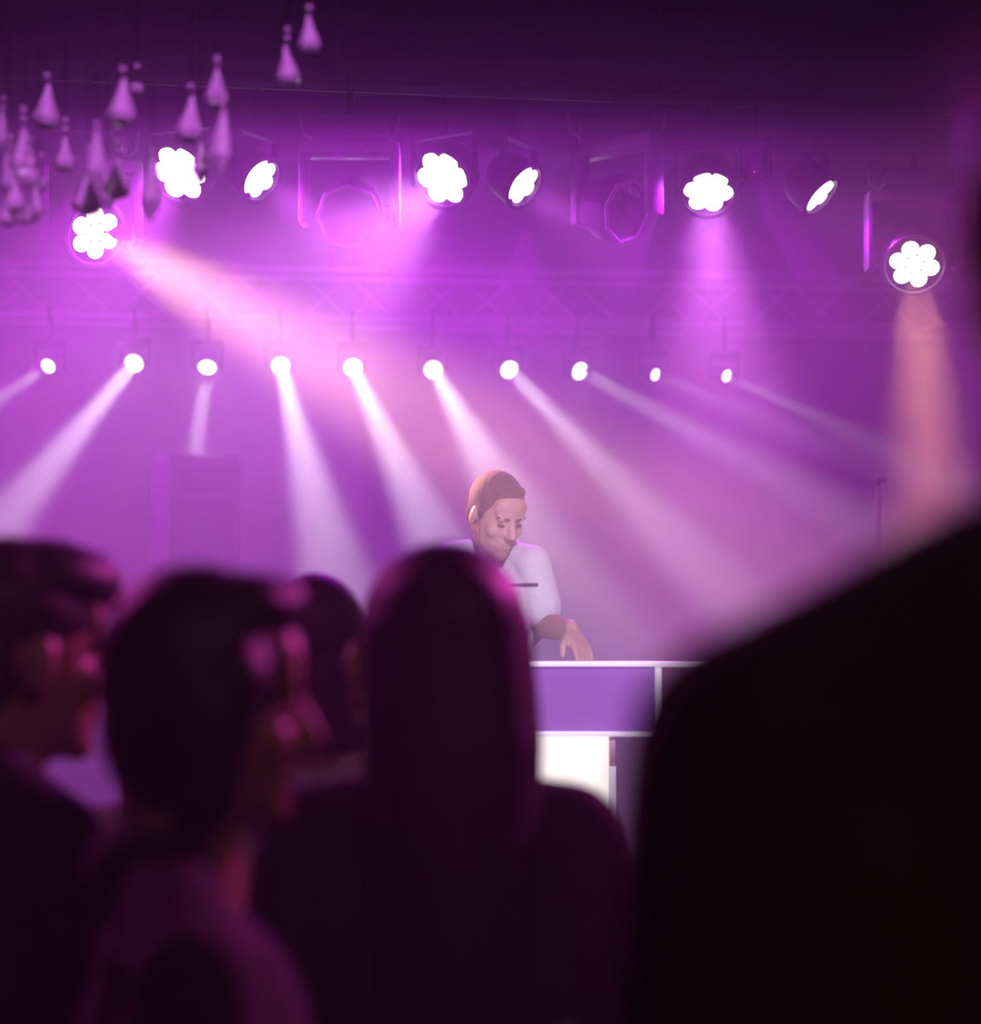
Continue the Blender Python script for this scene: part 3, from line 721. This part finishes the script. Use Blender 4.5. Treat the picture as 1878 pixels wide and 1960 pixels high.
    def collar(body, M, B, s_):
        for sg in (-1, 1):
            bm = bmesh.new(); Cp(bm, B(sg * 0.015, -0.085, 1.40), B(sg * 0.075, 0.02, 1.455), 0.020 * s_, 0.014 * s_)
            bake(bm, 'collar', 0.008, 2, cloth_lav, body)
    person('listener with straight dark bob and pale collar behind the profile man', (X, D, 0), R(4), s, HM(0, 0.01, 1.63, 0, 2), skin_d, hair_bob, hair_blk, cloth_lav, denim, shoulder=0.17, extras=collar, group='people watching in the crowd')
    # short person in a pale shirt mostly hidden
    D = 2.62; k = F / D; X = (318 - CX) / k; zc = H - (1325 - HY) / k; s = zc / 1.63
    person('person in a pale shirt glimpsed between the two nearest men', (X, D, 0), R(-20), s, HM(0, 0.0, 1.63, 0, 4), skin_l, hair_short(0.010, 0.012), hair_blk, cloth_lav, denim, shoulder=0.185, group='people watching in the crowd')
    # tall person very close at the right
    D = 0.92; k = F / D; X = (2130 - CX) / k; s = 1.10
    def traps(bm, B, s_):
        for sg in (-1, 1): Cp(bm, B(sg * 0.055, -0.02, 1.455), B(sg * 0.155, -0.01, 1.395), 0.046 * s_, 0.052 * s_)
    ar = [((sg * 0.172, -0.01, 1.385), (sg * 0.215, -0.04, 1.10), (sg * 0.20, 0.05, 0.86), (0, 0.15, -1), (-sg, 0.3, 0), sg) for sg in (-1, 1)]
    person('tall person in dark clothes looming blurred at the right edge', (X, D, 0), R(6), s, HM(0.02, 0.02, 1.63, 0, 0), skin_d, hair_short(0.006, 0.014), hair_brn, cloth_brn, denim, shoulder=0.165, voxel=0.008, arms=ar, torso_fn=traps, neck_r=0.068, group='people watching in the crowd')
crowd()

# ------------------------------------------------------------------ chandelier
def chandelier():
    M_cr = glass_mat('crystal', (0.98, 0.93, 1.0), 0.06, 1.4); M_cr.node_tree.nodes['Principled BSDF'].inputs['Transmission Weight'].default_value = 0.78
    M_br = mat('dark_brass', (0.05, 0.035, 0.03), 0.4, 0.8, 0.2, 30)
    c = P(130, 0, 3.2); root = empty('chandelier', (c.x, 3.2, 3.30))
    tag(root, 'crystal chandelier with hanging teardrop prisms above the crowd', 'chandelier')
    bm = bmesh.new(); tube(bm, (0, 0, 0), (0, 0, ZC - 3.30), 0.010, seg=10); fin(bm, 'stem', M_br, root)
    for r in (0.16, 0.30, 0.44):
        bm = bmesh.new(); torus(bm, r, 0.007, None, 36, 6); fin(bm, 'ring', M_br, root)
    for a in range(6):
        bm = bmesh.new(); v = Vector((math.cos(a * math.pi / 3), math.sin(a * math.pi / 3), 0)); tube(bm, v * 0.0, v * 0.44, 0.006, seg=8); fin(bm, 'arm', M_br, root)
    def drop_mesh(kind):
        bm = bmesh.new()
        if kind == 0: lathe(bm, [(0, 0.036), (0.004, 0.030), (0.010, 0.008), (0.019, -0.014), (0.0225, -0.024), (0.017, -0.034), (0, -0.040)], 8)
        elif kind == 1: lathe(bm, [(0, 0.042), (0.004, 0.034), (0.012, 0.0), (0.0165, -0.022), (0, -0.050)], 6)
        else: lathe(bm, [(0, 0.012), (0.010, 0.009), (0.016, 0.0), (0.010, -0.009), (0, -0.012)], 8)
        bmesh.ops.recalc_face_normals(bm, faces=bm.faces[:])
        me = bpy.data.meshes.new('crystal_drop'); bm.to_mesh(me); bm.free(); me.materials.append(M_cr); return me
    dm = [drop_mesh(0), drop_mesh(1), drop_mesh(2)]
    bm = bmesh.new(); bmesh.ops.create_icosphere(bm, subdivisions=1, radius=0.0065); bead = bpy.data.meshes.new('bead'); bm.to_mesh(bead); bm.free(); bead.materials.append(M_cr)
    inv = root.matrix_basis.inverted()
    drops = [  # px, py, depth, kind, scale
      (90, 200, 3.35, 0, 1.15), (235, 192, 3.0, 0, 1.1), (262, 170, 3.4, 2, 0.9), (365, 225, 3.15, 0, 1.15), (415, 155, 3.1, 0, 0.75), (415, 190, 3.1, 2, 1.5),
      (550, 122, 3.3, 0, 1.0), (592, 62, 3.1, 0, 0.9), (45, 285, 3.1, 0, 1.1), (125, 292, 3.4, 0, 0.95), (185, 300, 3.0, 1, 1.15), (225, 338, 3.2, 0, 1.0),
      (292, 355, 3.05, 1, 1.25), (385, 305, 3.35, 1, 0.95), (425, 268, 3.0, 1, 1.3), (168, 362, 3.1, 0, 1.15), (205, 360, 3.4, 1, 0.9), (18, 330, 3.2, 1, 1.0),
      (55, 340, 3.05, 2, 1.4), (30, 372, 3.0, 0, 0.8), (70, 385, 3.15, 1, 0.8), (45, 410, 3.1, 2, 1.5), (15, 400, 3.2, 0, 0.8), (78, 352, 3.25, 2, 1.1), (8, 250, 3.3, 1, 0.9), (-40, 300, 3.1, 0, 1.1), (-60, 220, 3.3, 0, 1.1), (-90, 330, 3.0, 1, 1.1)]
    for px, py, D, kd, sc in drops:
        p = inv @ P(px, py, D)
        o = bpy.data.objects.new('crystal_drop', dm[kd]); COL.objects.link(o); o.parent = root
        o.location = p; o.rotation_euler = (random.uniform(-.1, .1), random.uniform(-.1, .1), random.uniform(0, 6)); o.scale = (sc,) * 3
        # wire up to the ring plane, bead at its foot
        bm = bmesh.new(); tube(bm, p + Vector((0, 0, 0.03 * sc)), (p.x, p.y, 0.0), 0.0008, seg=5); fin(bm, 'wire', M_br, root)
        for j in range(random.choice((1, 1, 2))):
            b = bpy.data.objects.new('bead', bead); COL.objects.link(b); b.parent = root; b.location = p + Vector((0, 0, 0.046 * sc + 0.016 * j)); b.rotation_euler = (random.random(), random.random(), 0)
chandelier()
